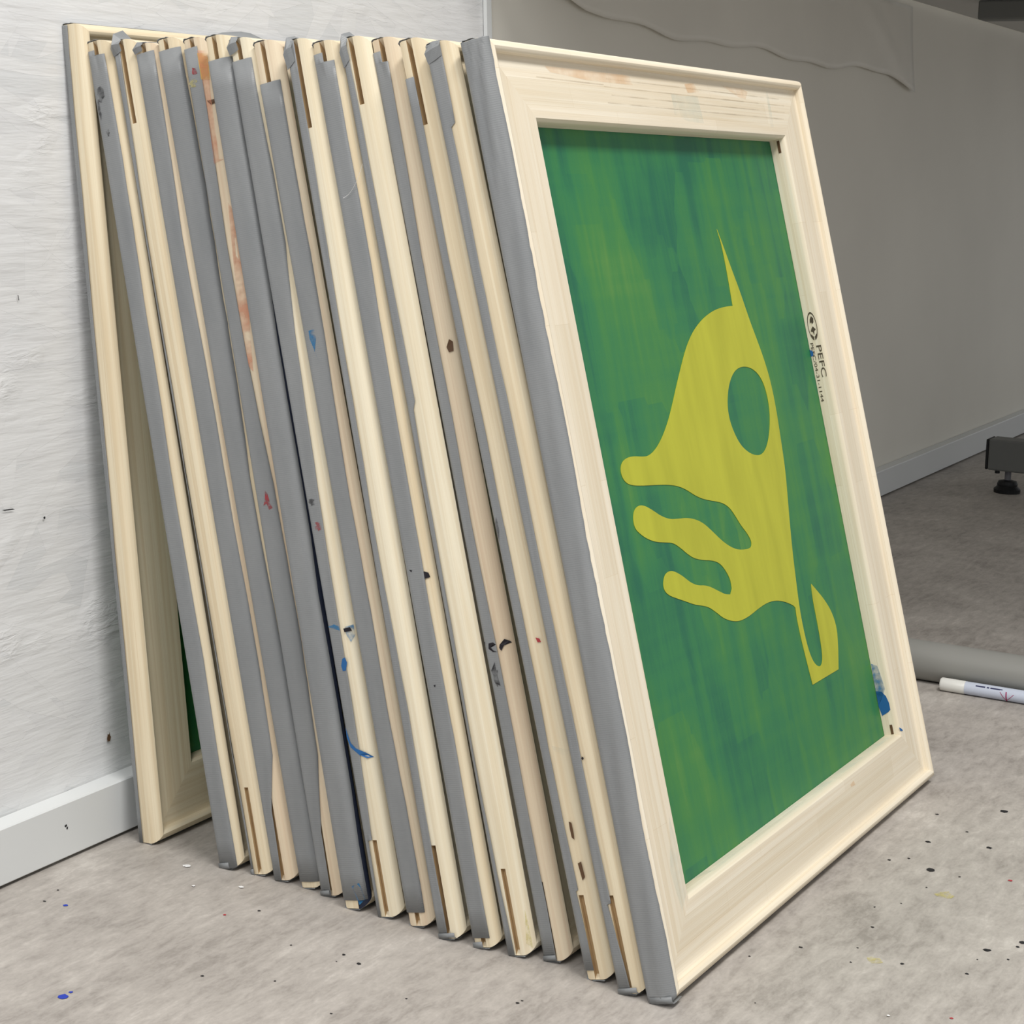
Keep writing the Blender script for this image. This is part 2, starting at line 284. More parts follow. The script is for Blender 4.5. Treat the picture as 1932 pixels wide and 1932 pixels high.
M['pen_navy'] = plain('navy_print', (.03, .035, .10), .5)
M['pen_red'] = plain('crimson_print', (.38, .03, .12), .5)
def sheet():
    k = NT('grey_film'); n = k.noise(k.uv((6, 6, 6), coord='Object'), 1, 3)
    return k.done(k.ramp(n, [(.3, (.75, .725, .655)), (.7, (.80, .775, .70))]), .5)
M['sheet'] = sheet()

# ------------------------------------------------------------------ setting
def structure(o):
    o['kind'] = 'structure'; return o
WY0, WTILT, BH = 0.016, 0.05, 0.0441        # wall foot, slight lean of the board wall, baseboard height
def wall_y(z): return WY0 + max(0., z - .02) * WTILT
def wall(name, x0, x1, mat, dy=0.):
    bm = bmesh.new()
    z1 = 2.6
    P = [(x0, WY0+dy, 0), (x1, WY0+dy, 0), (x1, wall_y(z1)+dy, z1), (x0, wall_y(z1)+dy, z1)]
    f = [bm.verts.new(p) for p in P]; g = [bm.verts.new((p[0], p[1]+.02, p[2])) for p in P]
    bm.faces.new(f); bm.faces.new(g[::-1])
    for k in range(4): bm.faces.new([f[k], g[k], g[(k+1) % 4], f[(k+1) % 4]])
    return structure(mesh_obj(name, bm, mat))
TX = 0.8115
WL = wall('wall_left', -1.6, TX, M['osb'])
wall('wall_right', TX, 5.0, M['wallgrey'])
bm = bmesh.new()
P = [(TX-.0045, wall_y(BH)-.004, BH), (TX+.0045, wall_y(BH)-.004, BH), (TX+.0045, wall_y(2.6)-.004, 2.6), (TX-.0045, wall_y(2.6)-.004, 2.6)]
f = [bm.verts.new(p) for p in P]; g = [bm.verts.new((p[0], p[1]+.004, p[2])) for p in P]
bm.faces.new(f); bm.faces.new(g[::-1])
for k in range(4): bm.faces.new([f[k], g[k], g[(k+1) % 4], f[(k+1) % 4]])
structure(mesh_obj('trim_1', bm, M['white']))
bm = bmesh.new(); add_box(bm, (-1.6, 0, .0025), (5.0, WY0+.0015, BH), .001, 1)
BB = structure(mesh_obj('baseboard_back', bm, M['white']))
decal_bb = [[(-.0016, .0012), (.0004, .0020), (.0012, .0006), (-.0002, -.0002)], [(.0006, -.0006), (.0020, -.0002), (.0018, -.0022), (.0004, -.0018)]]
bm = bmesh.new(); add_box(bm, (-1.6, -3.6, -.05), (5.0, WY0+.02, 0))
fl = structure(mesh_obj('floor', bm, M['floor']))

def spots(name, L, mat, z=.0004, irregular=.35):
    bm = bmesh.new()
    for x, y, r in L:
        n = 10; ph = random.random()*6
        vs = [bm.verts.new((x + r*math.cos(2*math.pi*k/n)*(1+random.uniform(-irregular, irregular)), y + r*1.1*math.sin(2*math.pi*k/n)*(1+random.uniform(-irregular, irregular)), z)) for k in range(n)]
        bm.faces.new(vs)
    o = mesh_obj(name, bm, mat, fl, normals=False); o['kind'] = 'stuff'
    return o
spots('black_paint_specks', BLACK, M['black'])
spots('blue_paint_drips', BLUE, M['blue'])
spots('red_paint_specks', RED, M['red'])
spots('white_paint_chips', WHITE, M['chip_white'], .0008)
spots('yellow_paint_stains', YELLOW, M['s_yellow'], .0003)
bm = bmesh.new()
for P in decal_bb: bm.faces.new([bm.verts.new((.1743+a, -.0003, .0261+b)) for a, b in P])
mesh_obj('paint_scuff', bm, M['black'], BB, normals=False)
# nail hole and nicks on the board wall
def wall_mark(name, cx, cz, pts, mat, parent):
    bm = bmesh.new()
    bm.faces.new([bm.verts.new((cx+a, wall_y(cz+b)-.0006, cz+b)) for a, b in pts])
    return mesh_obj(name, bm, mat, parent, normals=False)

wall_mark('nail_hole', .2390, .0722, [(-.0012, .0030), (.0002, .0022), (.0010, .0042), (.0014, .0012), (.0022, 0), (.0010, -.0034), (-.0004, -.0026), (-.0016, -.0036), (-.0020, -.0006)], M['brown'], WL)
wall_mark('dark_nick', .1690, .4066, [(-.0004, .0022), (.0003, .0018), (.0009, -.0018), (.0002, -.0016)], M['black'], WL)
wall_mark('dark_nick', .1839, .2486, [(-.0012, .0006), (.0006, .0012), (.0010, -.0004), (-.0006, -.0010)], M['black'], WL)
wall_mark('dark_nick', .1500, .2596, [(-.006, .0008), (.004, .0004), (.006, -.0006), (-.004, 0)], M['black'], WL)

# ------------------------------------------------------------------ printing screens
# bar profile (a = inward from the outer edge, t = depth, front at 0)
GA, GB = -.0097, -.0133
PROF = [(0, GA), (0, -.0076), (.0005, -.0052), (.0016, -.0030), (.0031, -.0013), (.0046, -.0003), (.0060, 0), (.0074, -.0006), (.0084, -.0018),
        (.0089, -.0036), (.0090, -.0060), (.0104, -.0066), (.0150, -.0063), (B-.0045, -E), (B-.0020, -.0052), (B-.0005, -.0068), (B, -.0090),
        (B, -T+.0006), (B-.0006, -T), (.0022, -T), (.0006, -T+.0008), (0, -T+.0026), (0, GB)]
def outer_a(t):
    pts = [(-.0076, 0), (-.0052, .0005), (-.0030, .0016), (-.0013, .0031), (-.0003, .0046), (.0, .0060)]
    if t <= -.0076: return 0.
    if t >= 0: return .0060
    for (t0, a0), (t1, a1) in zip(pts[:-1], pts[1:]):
        if t <= t1: return a0 + (a1-a0)*(t-t0)/(t1-t0)
    return .0060

def bar(name, kind, L, H, mats, parent, slots=(), depth=(.003, .006), rim=False):
    """kind left/right/top/bottom; slots = lengths of the open joint slot at start / end."""
    bm = bmesh.new(); uvl = bm.loops.layers.uv.new('UVMap')
    prof = PROF + [(None, GB), (None, GA)]       # two inner slot vertices close the loop
    N = len(prof)
    per = [0.]
    for (a, t), (a2, t2) in zip(PROF[:-1], PROF[1:]): per.append(per[-1] + math.hypot(a2-a, t2-t))
    per += [per[-1] + .001, per[-1] + .004]
    st = []                                      # (function of a -> s, open slot?)
    g0, g1 = (slots + (0, 0))[:2]
    st.append((lambda a: a, g0 > 0))
    if g0: st += [(lambda a: g0, True), (lambda a: g0+.0015, False)]
    for q in (.35, .5, .65): st.append((lambda a, q=q: L*q, False))
    if g1: st += [(lambda a: L-g1-.0015, False), (lambda a: L-g1, True)]
    st.append((lambda a: L-a, g1 > 0))
    def place(a, s, t):
        if kind == 'left': return (a, s, t)
        if kind == 'right': return (W-a, s, t)
        if kind == 'bottom': return (s, a, t)
        return (s, H-a, t)
    rings = []
    for si, (fn, op) in enumerate(st):
        ring = []
        for j, (a, t) in enumerate(prof):
            if a is None: a = depth[0 if si < len(st)/2 else 1] if op else 0.00002
            s = fn(a); ring.append((bm.verts.new(place(a, s, t)), s, per[j]))
        rings.append(ring)
    for i, (r0, r1) in enumerate(zip(rings[:-1], rings[1:])):
        for j in range(N):
            j2 = (j+1) % N
            q = [r0[j], r0[j2], r1[j2], r1[j]]
            fc = bm.faces.new([x[0] for x in q])
            pj2 = per[j2] if j2 else per[-1] + .002
            for lp, x, pv in zip(fc.loops, q, (per[j], pj2, pj2, per[j])): lp[uvl].uv = (x[1], pv)
            if rim and 0 < j < 10 and i < len(st)-2: fc.material_index = 2
            if j >= N-3 and (st[i][1] or st[i+1][1]): fc.material_index = 1
    for r in (rings[0], rings[-1]):
        fc = bm.faces.new([x[0] for x in r])
        for lp, x in zip(fc.loops, r): lp[uvl].uv = (x[1]*.2, x[2])
    o = mesh_obj(name, bm, mats, parent)
    me = o.data
    for p in me.polygons: p.use_smooth = True
    me.set_sharp_from_angle(angle=math.radians(34))
    return o

def solid(o, th=.00022):
    md = o.modifiers.new('thickness', 'SOLIDIFY'); md.thickness = th; md.offset = 0
    return o

def lerp_tab(tab, s):
    if s <= tab[0][0]: return tab[0][1]
    for (s0, v0), (s1, v1) in zip(tab[:-1], tab[1:]):
        if s <= s1: return v0 + (v1-v0)*(s-s0)/max(1e-9, s1-s0)
    return tab[-1][1]

def tape_strip(kind, H, L, tab, s0, s1, parent, wob=.00025, rnd=None):
    """Tape over the outer side of a bar: from depth tab(s) round the back edge."""
    rnd = rnd or random
    bm = bmesh.new(); uvl = bm.loops.layers.uv.new('UVMap')
    NS = 120 if wob > .0005 else 30
    ss = sorted(set([s0 + (s1-s0)*k/NS for k in range(NS+1)] + [a for a, _ in tab if s0 < a < s1]))
    def place(a, s, t):
        if kind == 'left': return (a, s, t)
        if kind == 'right': return (W-a, s, t)
        if kind == 'bottom': return (s, a, t)
        return (s, H-a, t)
    rows = []
    ph = rnd.random()*10
    for s in ss:
        tf = lerp_tab(tab, s) + .0003*math.sin(s*37+ph) + rnd.uniform(-.00015, .00015)
        tf = min(tf, -.0004)
        n = 9 if wob > .0005 else 7; row = []
        for k in range(n):
            t = tf + (-T+.0012 - tf)*k/(n-1)
            wr = 0.
            if wob > .0005 and s > .40: wr = .0019*((s-.40)/.2)**1.5*max(0, math.sin(s*150+k*1.9+3*math.sin(s*40))) 
            off = wr + .0006 + wob*(.5+.5*math.sin(s*61+ph*2+k*1.3)) + (wob*.6*rnd.random() if wob < .0005 else 0)
            row.append((-off + outer_a(t), t))
        row += [(.0006, -T-.0004), (.006, -T-.00045), (.020, -T-.00045)]
        rows.append([(bm.verts.new(place(a, min(max(s, a if a > 0 and s < L/2 else s), L), t)), s, (k*.0024)) for k, (a, t) in enumerate(row)])
    for r0, r1 in zip(rows[:-1], rows[1:]):
        for j in range(len(r0)-1):
            q = [r0[j], r0[j+1], r1[j+1], r1[j]]
            fc = bm.faces.new([x[0] for x in q])
            for lp, x in zip(fc.loops, q): lp[uvl].uv = (x[1], x[2])
    o = mesh_obj('tape', bm, M['tape'], parent, smooth=True, normals=False)
    return solid(o)

def patch(name, grid, mat, parent, th=.00025, uvs=1.):
    """grid: rows of points -> thin bent sheet."""
    bm = bmesh.new(); uvl = bm.loops.layers.uv.new('UVMap')
    R = [[bm.verts.new(p) for p in row] for row in grid]
    for i in range(len(R)-1):
        for j in range(len(R[0])-1):
            fc = bm.faces.new([R[i][j], R[i][j+1], R[i+1][j+1], R[i+1][j]])
            for lp, (a, b) in zip(fc.loops, ((i, j), (i, j+1), (i+1, j+1), (i+1, j))): lp[uvl].uv = (a*.01*uvs, b*.01*uvs)
    o = mesh_obj(name, bm, mat, parent, smooth=True, normals=False)
    if th: solid(o, th)
    return o

def decal(name, pts, mat, parent, label=None):
    bm = bmesh.new()
    f = bm.faces.new([bm.verts.new(p) for p in pts])
    bmesh.ops.triangulate(bm, faces=[f])
    o = mesh_obj(name, bm, mat, parent, normals=False)
    if label: o['label'] = label
    return o
def side_decal(parent, pts, mat, off=.0011, name='paint_mark', dt=0.):
    out = []
    for s, t in pts:
        t = min(-.0006, max(-T+.0004, t + dt))
        out.append((outer_a(t) - off, s, t))
    return decal(name, out, mat, parent)

# tape edge depth: (bottom 0, low .15, middle .29, high .46, top .6)
TABS = {
 1: [(0, -.0150), (.15, -.0152), (.29, -.0152), (.46, -.0150), (.6, -.0138)],
 2: [(0, -.0038), (.15, -.0040), (.29, -.0050), (.46, -.0040), (.588, -.0040), (.5885, -.0125), (.6, -.0125)],
 3: [(0, -.0172), (.15, -.0180), (.29, -.0178), (.46, -.0172), (.55, -.0150), (.6, -.0130)],
 4: [(0, -.0125), (.05, -.0110), (.09, -.0025), (.15, -.0022), (.29, -.0030), (.46, -.0048), (.6, -.0030)],
 5: [(0, -.0008), (.15, -.0019), (.29, -.0030), (.40, -.0010), (.6, -.0006)],
 6: [(0, -.0105), (.045, -.0105), (.10, -.0030), (.15, -.0023), (.29, -.0031), (.38, -.0080), (.46, -.0088), (.6, -.0070)],
 7: [(0, -.0006), (.6, -.0006)],
 8: [(0, -.0165), (.053, -.0160), (.0535, -.0125), (.15, -.0102), (.29, -.0085), (.40, -.0050), (.46, -.0020), (.6, -.0030)],
 9: [(0, -.0044), (.15, -.0052), (.29, -.0055), (.46, -.0028), (.6, -.0032)],
 10: [(0, -.0120), (.15, -.0128), (.29, -.0150), (.46, -.0134), (.6, -.0118)],
 11: [(0, -.0058), (.15, -.0058), (.29, -.0060), (.46, -.0042), (.585, -.0042), (.5855, -.0120), (.6, -.0120)],
 12: [(0, -.0140), (.055, -.0165), (.15, -.0172), (.29, -.0155), (.36, -.0150), (.365, -.0128), (.46, -.0130), (.6, -.0150)],
 13: [(0, -.0100), (.15, -.0101), (.29, -.0116), (.46, -.0110), (.587, -.0085), (.5875, -.0130), (.6, -.0130)],
 14: [(0, -.0125), (.057, -.0145), (.058, -.0125), (.15, -.0129), (.29, -.0124), (.46, -.0136), (.6, -.0125)],
 15: [(0, -.0105), (.057, -.0145), (.0575, -.0118), (.15, -.0123), (.29, -.0122), (.46, -.0124), (.548, -.0124), (.55, -.0092), (.6, -.0080)],
 16: [(0, -.0007), (.6, -.0005)],
}
ENDS = {2: (0, .5925), 4: (0, .5915), 5: (.0045, .594), 6: (0, .594), 7: (.0060, .585), 8: (0, .586), 9: (.0094, .572), 11: (.0065, .592), 13: (0, .595), 14: (.0062, .580)}
WOODS = {4: 'wood_pink', 6: 'wood_pink', 8: 'wood_white', 9: 'wood_pink', 10: 'wood_white', 12: 'wood_white', 13: 'wood_pink', 16: 'wood_front'}
LAB = {
 1: 'wooden printing screen leaning on the white wall behind a gap, rearmost of the stack',
 2: 'taped printing screen right after the open gap, with a dark smudge near its top',
 3: 'printing screen with a broad bare wooden edge and folded tape flap, third from the wall',
 4: 'printing screen with wide grey tape and thin pinkish wood, fourth from the wall',
 5: 'printing screen whose edge is almost all grey tape, fifth from the wall',
 6: 'printing screen with orange and salmon paint down its bare wooden edge',
 7: 'printing screen with rounded rim in navy and painted shade along its fully taped edge',
 8: 'printing screen with blue paint strokes low on its wooden edge',
 9: 'printing screen with tape stopping short below its bare wooden top corner, ninth from the wall',
 10: 'printing screen with wide ridged pale wood beside narrow tape, tenth from the wall',
 11: 'printing screen with thin wooden rim and a black knot halfway up its edge',
 12: 'printing screen with the widest whitish wooden edge, fifth from the front',
 13: 'printing screen with black ink blots across wood and tape, fourth from the front',
 14: 'printing screen with knotholes low on its wooden edge, third from the front',
 15: 'printing screen directly behind the front one, tape left and pale wood right',
 16: 'front printing screen showing green mesh with a yellow hand shape, side fully taped',
}
SLOTS = {1: 0, 2: 0, 5: 0, 7: 0}; SLOTS2 = {1: 0, 4: .5, 5: .3, 6: .4, 7: .5, 8: .6, 12: .7, 15: 0}
ROOT = {}; PART = {}
def make_screen(i):
    x, y, z, *r = FRAMES[i-1]
    u = Vector(r[0:3]).normalized(); v = Vector(r[3:6]); v = (v - u*v.dot(u)).normalized(); H = r[6]; n = u.cross(v)
    root = empty('printing_screen', (0, 0, 0))
    root.matrix_world = Matrix(((u.x, v.x, n.x, x), (u.y, v.y, n.y, y), (u.z, v.z, n.z, z), (0, 0, 0, 1)))
    thing(root, LAB[i], 'printing screen', 'wooden printing screens leaning in a stack')
    wm = M[WOODS.get(i, 'wood')]
    mats = [wm, M['slot']]
    rnd = random.Random(100+i)
    lm = [wm, M['slot'], M['rim_navy_shade']] if i == 7 else mats
    sl = .050 + rnd.random()*.012; sl2 = .052 + rnd.random()*.012
    L = bar('side_bar', 'left', H, H, lm, root, (SLOTS.get(i, 1)*sl, SLOTS2.get(i, 1)*sl2), (.0028, .0055) if i not in (10, 13) else (.006, .006), i == 7)
    if i == 7: L['label'] = 'side bar with navy and painted shade at its rounded rim'
    Rb = bar('side_bar', 'right', H, H, mats, root, (sl, sl2))
    Tb = bar('top_bar', 'top', W, H, mats, root)
    Bb = bar('bottom_bar', 'bottom', W, H, mats, root)
    # stretched mesh at the back
    bm = bmesh.new(); add_box(bm, (.02, .02, -T-.0002), (W-.02, H-.02, -T+.0002))
    pane = mesh_obj('mesh_pane', bm, M['screen'], root)
    tab = TABS[i]; s0, s1 = ENDS.get(i, (.0, H))
    s1 = min(s1, H)
    tp = tape_strip('left', H, H, tab, s0, s1 - .0004, root, .0006 if i == 16 else .00025, rnd)
    t2 = tape_strip('right', H, H, [(0, -.010), (H, -.012)], 0, H, root, .00025, rnd)
    t3 = tape_strip('top', H, W, [(0, -.011), (W, -.0125)], 0, W, root, .0003, rnd)
    t4 = tape_strip('bottom', H, W, [(0, -.0075), (W, -.009)], 0.0, W, root, .0003, rnd)
    ROOT[i] = root; PART[i] = dict(left=L, right=Rb, top=Tb, bottom=Bb, pane=pane, tape=tp, tape_top=t3, tape_bottom=t4, H=H)
for i in range(1, 17): make_screen(i)

# --- loose tape ends
def top_flap(i, x0, x1, h, lean, t=-T-.0002, n=10, seed=0):
    """torn tape standing up along the top back edge"""
    rnd = random.Random(seed); H = PART[i]['H']
    grid = []
    for k in range(n+1):
        q = k/n; x = x0 + (x1-x0)*q
        hh = h*(math.sin(math.pi*min(1, q*1.25+.12))**.7)*(1+rnd.uniform(-.12, .12)) if q < .95 else h*.15
        grid.append([(x, H-.004, t), (x, H+hh*.4, t+lean*.25), (x, H+hh, t+lean)])
    patch('tape_flap', grid, M['tape'], PART[i]['tape_top'])
top_flap(1, .02, .20, .0055, -.004, seed=1)
top_flap(3, .012, .11, .0035, -.004, seed=5)
top_flap(6, .01, .07, .0055, -.004, seed=2)
top_flap(7, .016, .120, .0095, -.006, seed=3)
top_flap(8, .0, .05, .0030, .003, seed=4)
top_flap(4, .004, .05, .0035, .004, seed=6)
def corner_flap(i, pts):
    """folded tape at the top left corner: rows of local points"""
    o = patch('tape_flap', pts, M['tape'], PART[i]['tape'])
    for p in o.data.polygons: p.use_smooth = False
def cf(i, out=.006, up=.006, low=.014, t0=-T, t1=-.010):
    H = PART[i]['H']
    tm = (t0+t1)/2
    corner_flap(i, [[(-.0010, H-low, t0), (-.0014, H-low*.9, tm), (-.0012, H-low*.75, t1)],
                    [(-.0030, H-low*.45, t0), (-out, H-low*.3, tm), (-.0025, H-low*.25, t1)],
                    [(.0010, H-.001, t0), (-out*.4, H+up*.6, tm), (.0005, H+.0005, t1)],
                    [(.0110, H+.001, t0), (.0080, H+up, tm), (.0120, H+.0008, t1)]])
cf(3, .006, .0085, .010, -T, -.0115)
cf(10, .0035, .004, .018, -T-.001, -.0135)
cf(12, .004, .0055, .018, -T, -.0140)
cf(8, .004, .003, .010, -T, -.0115)
cf(15, .0022, .0015, .012, -T, -.0085)
cf(4, .003, .003, .006, -T, -.012)
def bottom_flap(i, t0, t1, down=.0012, out=.0012, x1=.012, curl=0.):
    patch('tape_flap', [[(-.0011, .0035, t0), (-.0011, .0042, t1)], [(-out, .0012, t0), (-out, .0016, t1)],
                        [(-out*.6, -down*.5, t0), (-out*.6+curl, -down*.4, t1)], [(.003, -.0006, t0), (.004, -.0004-curl*.3, t1)], [(x1, -.0004, t0), (x1, -.0002, t1)]], M['tape'], PART[i]['tape'])
for i, a, b, c in ((2, -T, -.010, 0), (3, -T, -.0165, 0), (6, -T, -.0115, .002), (10, -T+.0005, -.006, .003), (11, -T, -.012, 0), (13, -T, -.010, .002), (15, -T, -.006, .002), (16, -T+.002, -.002, .001)):
    bottom_flap(i, a, b, curl=c)

# --- paint marks on the taped edges
def sd(i, key, mat, part='tape', dt=0.): return side_decal(PART[i][part], DEC[key], M[mat], dt=dt)
sd(8, 'f8 blue halo', 's_blue', 'left'); side_decal(PART[8]['left'], DEC['f8 black'], M['ink'], .0014)
sd(8, 'f8 tape smear', 's_blue'); sd(8, 'f8 oval', 'marine'); sd(8, 'f8 stroke', 'marine')
sd(6, 'f6 red', 's_red'); sd(13, 'f13 ring', 'ink'); sd(13, 'f13 blob', 'ink', 'left'); sd(13, 'f13 tri', 'ink')
sd(11, 'f11 knot', 'ink', 'left'); sd(11, 'f11 dots', 'ink'); sd(13, 'f13 knot', 'brown', 'left')
sd(14, 'f14 slash', 's_dark', 'tape');
sd(14, 'f14 red', 'red', 'left'); sd(14, 'f14 blue', 's_teal', 'left'); sd(15, 'f15 dot', 'ink', 'left'); sd(11, 'f12 dots', 'ink')
sd(14, 'f14 knothole', 'brown', 'left'); sd(6, 'f6 pink', 's_pink', 'left', -.004); sd(6, 'f6 yellow', 's_gold', 'left')
sd(6, 'f6 orange', 's_pink', 'left'); sd(6, 'f6 dark', 'brown', 'left'); sd(9, 'f10 blue', 's_blue', 'tape', .002)
def blob(part, s, t, rs, rt, mat, seed, off=.0012):
    rnd = random.Random(seed); n = 16; P = []
    for k in range(n):
        a = 2*math.pi*k/n; w = rnd.uniform(.45, 1.1)
        P.append((s + rs*w*math.cos(a), t + rt*w*math.sin(a)))
    return side_decal(part, P, mat, off)
blob(PART[6]['tape'], .5700, -.0150, .0035, .0042, M['s_yellow'], 3)
blob(PART[6]['tape'], .5775, -.0128, .0028, .0034, M['s_red'], 4)
blob(PART[2]['tape'], .5610, -.0135, .0060, .0040, M['s_dark'], 5)
blob(PART[2]['tape'], .5500, -.0165, .0080, .0016, M['s_dark'], 6)
blob(PART[2]['tape'], .5330, -.0120, .0035, .0022, M['s_dark'], 7)
blob(PART[13]['tape'], .1880, -.0150, .0090, .0030, M['s_dark'], 8)
blob(PART[8]['tape'], .2860, -.0150, .0030, .0030, M['s_dark'], 9)
blob(PART[8]['tape'], .2690, -.0130, .0040, .0026, M['s_red'], 10)
side_decal(PART[14]['left'], [(.075, -.0085), (.076, -.0060), (.066, -.0055), (.064, -.0075)], M['brown'])
side_decal(PART[12]['left'], [(.008, -.004), (.03, -.0015), (.012, -.001), (.004, -.001)], M['s_yellow'])
side_decal(PART[7]['left'], [(.003, -.006), (.016, -.010), (.018, -.004), (.006, -.002)], M['s_blue'])
# stray fibre on the eleventh screen
bm = bmesh.new()
prev = None
for k in range(9):
    q = k/8
    c = Vector((-.0022-.001*math.sin(q*3), .497+.018*q*q, -.0150+.020*q))
    ring = [bm.verts.new(c + Vector((-.00012*math.cos(a), .00018*math.sin(a), 0))) for a in (0, 2.1, 4.2)]
    if prev:
        for j in range(3): bm.faces.new([prev[j], prev[(j+1) % 3], ring[(j+1) % 3], ring[j]])
    prev = ring
mesh_obj('stray_fibre', bm, M['chip_white'], PART[11]['left'])

# --- front screen: hand stencil, stamp and paint
def flat_curve(name, loops, mat, parent, z, th=.00015):
    cu = bpy.data.curves.new(name, 'CURVE'); cu.dimensions = '2D'; cu.fill_mode = 'BOTH'; cu.extrude = th
    for pts, smooth in loops:
        sp = cu.splines.new('POLY'); 
        P = pts
        sp.points.add(len(P)-1)
        for q, p in zip(sp.points, P): q.co = (p[0], p[1], 0, 1)
        sp.use_cyclic_u = True
    tmp = bpy.data.objects.new(name, cu); COL.objects.link(tmp)
    dg = bpy.context.evaluated_depsgraph_get()
    me = bpy.data.meshes.new_from_object(tmp.evaluated_get(dg))
    bpy.data.objects.remove(tmp); bpy.data.curves.remove(cu)
    me.materials.clear(); me.materials.append(mat)
    o = bpy.data.objects.new(name, me); o.location = (0, 0, z)
    return link(o, parent)
def chaikin(P, sharp, it=2):
    """corner-cutting smoothing that keeps the listed sharp points"""
    Q = [(p, k in sharp) for k, p in enumerate(P)]
    for _ in range(it):
        R = []
        n = len(Q)
        for k in range(n):
            (p, sp), (q, sq) = Q[k], Q[(k+1) % n]
            a = p if sp else (p[0]*.75+q[0]*.25, p[1]*.75+q[1]*.25)
            b = q if sq else (p[0]*.25+q[0]*.75, p[1]*.25+q[1]*.75)
            R.append((a, sp))
            if not sq: R.append((b, False))
        Q = R
    return [p for p, _ in Q]
hk = {p: k for k, p in enumerate(HAND)}
sharp = [0, 4] + [k for k, p in enumerate(HAND) if p in ((.3282, .1221), (.3826, .1218), (.3619, .1951), (.324, .1836), (.2184, .2144), (.2225, .2179))]
hand = flat_curve('hand_stencil', [(chaikin(HAND, sharp), 1), (chaikin(HOLE, [], 3), 1)], M['yellow'], PART[16]['pane'], -T+.00045)
hand['label'] = 'yellow hand shape holding a needle'

def text_mesh(name, s, size, mat, parent, mw, sx=1.):
    cu = bpy.data.curves.new(name, 'FONT'); cu.body = s; cu.size = size; cu.extrude = .00003
    tmp = bpy.data.objects.new(name, cu); COL.objects.link(tmp)
    dg = bpy.context.evaluated_depsgraph_get()
    me = bpy.data.meshes.new_from_object(tmp.evaluated_get(dg))
    bpy.data.objects.remove(tmp); bpy.data.curves.remove(cu)
    me.materials.clear(); me.materials.append(mat)
    me.transform(mw @ Matrix.Diagonal((sx, 1, 1, 1)))
    o = bpy.data.objects.new(name, me)
    return link(o, parent)
XI = W - B - .00025
def inner_mat(s, t):   # text runs downwards along the inner wall, letter tops to the front
    return Matrix(((0, 0, -1, XI), (-1, 0, 0, s), (0, 1, 0, t), (0, 0, 0, 1)))
st = text_mesh('certification_stamp', 'PEFC', .0062, M['stampink'], PART[16]['right'], inner_mat(.3790, -.0128), 2.05)
text_mesh('stamp_number', 'PEFC/04-31-1144', .0036, M['stampink'], st, inner_mat(.3815, -.0176), 1.95)
bm = bmesh.new()
def inner_poly(P): bm.faces.new([bm.verts.new((XI, a, b)) for a, b in P])
cs, ct, rs, rt = .3945, -.0128, .0118, .0040
n = 28
for k in range(n):
    if k in (13,): continue
    a0, a1 = 2*math.pi*(k+.5)/n, 2*math.pi*(k+1.5)/n
    w = .88 if k not in (10, 11, 12, 14, 15, 16) else .74
    inner_poly([(cs+rs*math.cos(a0), ct+rt*math.sin(a0)), (cs+rs*math.cos(a1), ct+rt*math.sin(a1)), (cs+rs*w*math.cos(a1), ct+rt*w*math.sin(a1)), (cs+rs*w*math.cos(a0), ct+rt*w*math.sin(a0))])
inner_poly([(cs+.0085, ct+.0004), (cs+.0062, ct+.0020), (cs+.0030, ct+.0016), (cs+.0018, ct+.0002), (cs+.0034, ct-.0004), (cs+.0026, ct-.0016), (cs+.0058, ct-.0012)])
inner_poly([(cs-.0002, ct+.0003), (cs-.0030, ct+.0024), (cs-.0044, ct+.0008), (cs-.0076, ct+.0004), (cs-.0046, ct-.0006), (cs-.0040, ct-.0022), (cs-.0018, ct-.0012)])
mesh_obj('stamp_emblem', bm, M['stampink'], st, normals=False)
def inner_decal(P, mat): return decal('paint_mark', [(XI-.0001, s, min(-.0091, max(-T+.0005, t))) for s, t in P], mat, PART[16]['right'])
inner_decal([(.111, -.0185), (.1089, -.0136), (.1, -.0120), (.089, -.0106), (.085, -.013), (.079, -.0165), (.0760, -.0190), (.092, -.0192)], M['s_blue'])
inner_decal([(.088, -.0190), (.087, -.0140), (.083, -.0110), (.0773, -.0095), (.0715, -.0095), (.0695, -.0120), (.0670, -.0175), (.075, -.0192)], M['marine'])
inner_decal([(.3758, -.0192), (.3745, -.0170), (.3735, -.0165), (.3705, -.0168), (.3700, -.0190)], M['marine'])
decal('paint_mark', [(W-B+a, s, t) for a, s, t in ((.0004, .0562, -.0052), (.0035, .0540, -.0042), (.0050, .0518, -.0042), (.001, .0532, -.0050))], M['marine'], PART[16]['right'])
for s0 in (.0590, .5395):     # joint notches at the inner corners
    inner_decal([(s0, -.0128), (s0-.008 if s0 < .1 else s0+.010, -.0128), (s0-.008 if s0 < .1 else s0+.010, -.0105), (s0, -.0105)], M['brown'])
def face_t(d):      # depth of the face at distance d from the outer edge
    return -.0063 + (.0063-E)*min(1, max(0, (d-.015)/(B-.0045-.015))) + .00025
def front_decal(P, mat, part, dy=0.):
    H = PART[16]['H']
    dd = lambda a, s: {'top': H-s, 'bottom': s, 'left': a, 'right': W-a}[part]
    return decal('paint_mark', [(a, s+dy, face_t(dd(a, s+dy))) for a, s in P], mat, PART[16][part])
front_decal([(.0741, .5878), (.1912, .5880), (.1939, .5814), (.1279, .5813), (.0795, .5840)], M['s_orange'], 'top')
front_decal([(.2789, .5867), (.2944, .5882), (.3017, .5817), (.2813, .5801)], M['s_orange'], 'top')
front_decal([(.3450, .5890), (.3821, .5885), (.3931, .5864), (.386, .5800), (.3733, .5811)], M['s_orange'], 'top')
front_decal([(.4306, .5885), (.4336, .5885), (.4331, .5739), (.43, .5585), (.4234, .5583), (.4283, .5758)], M['s_teal'], 'top')
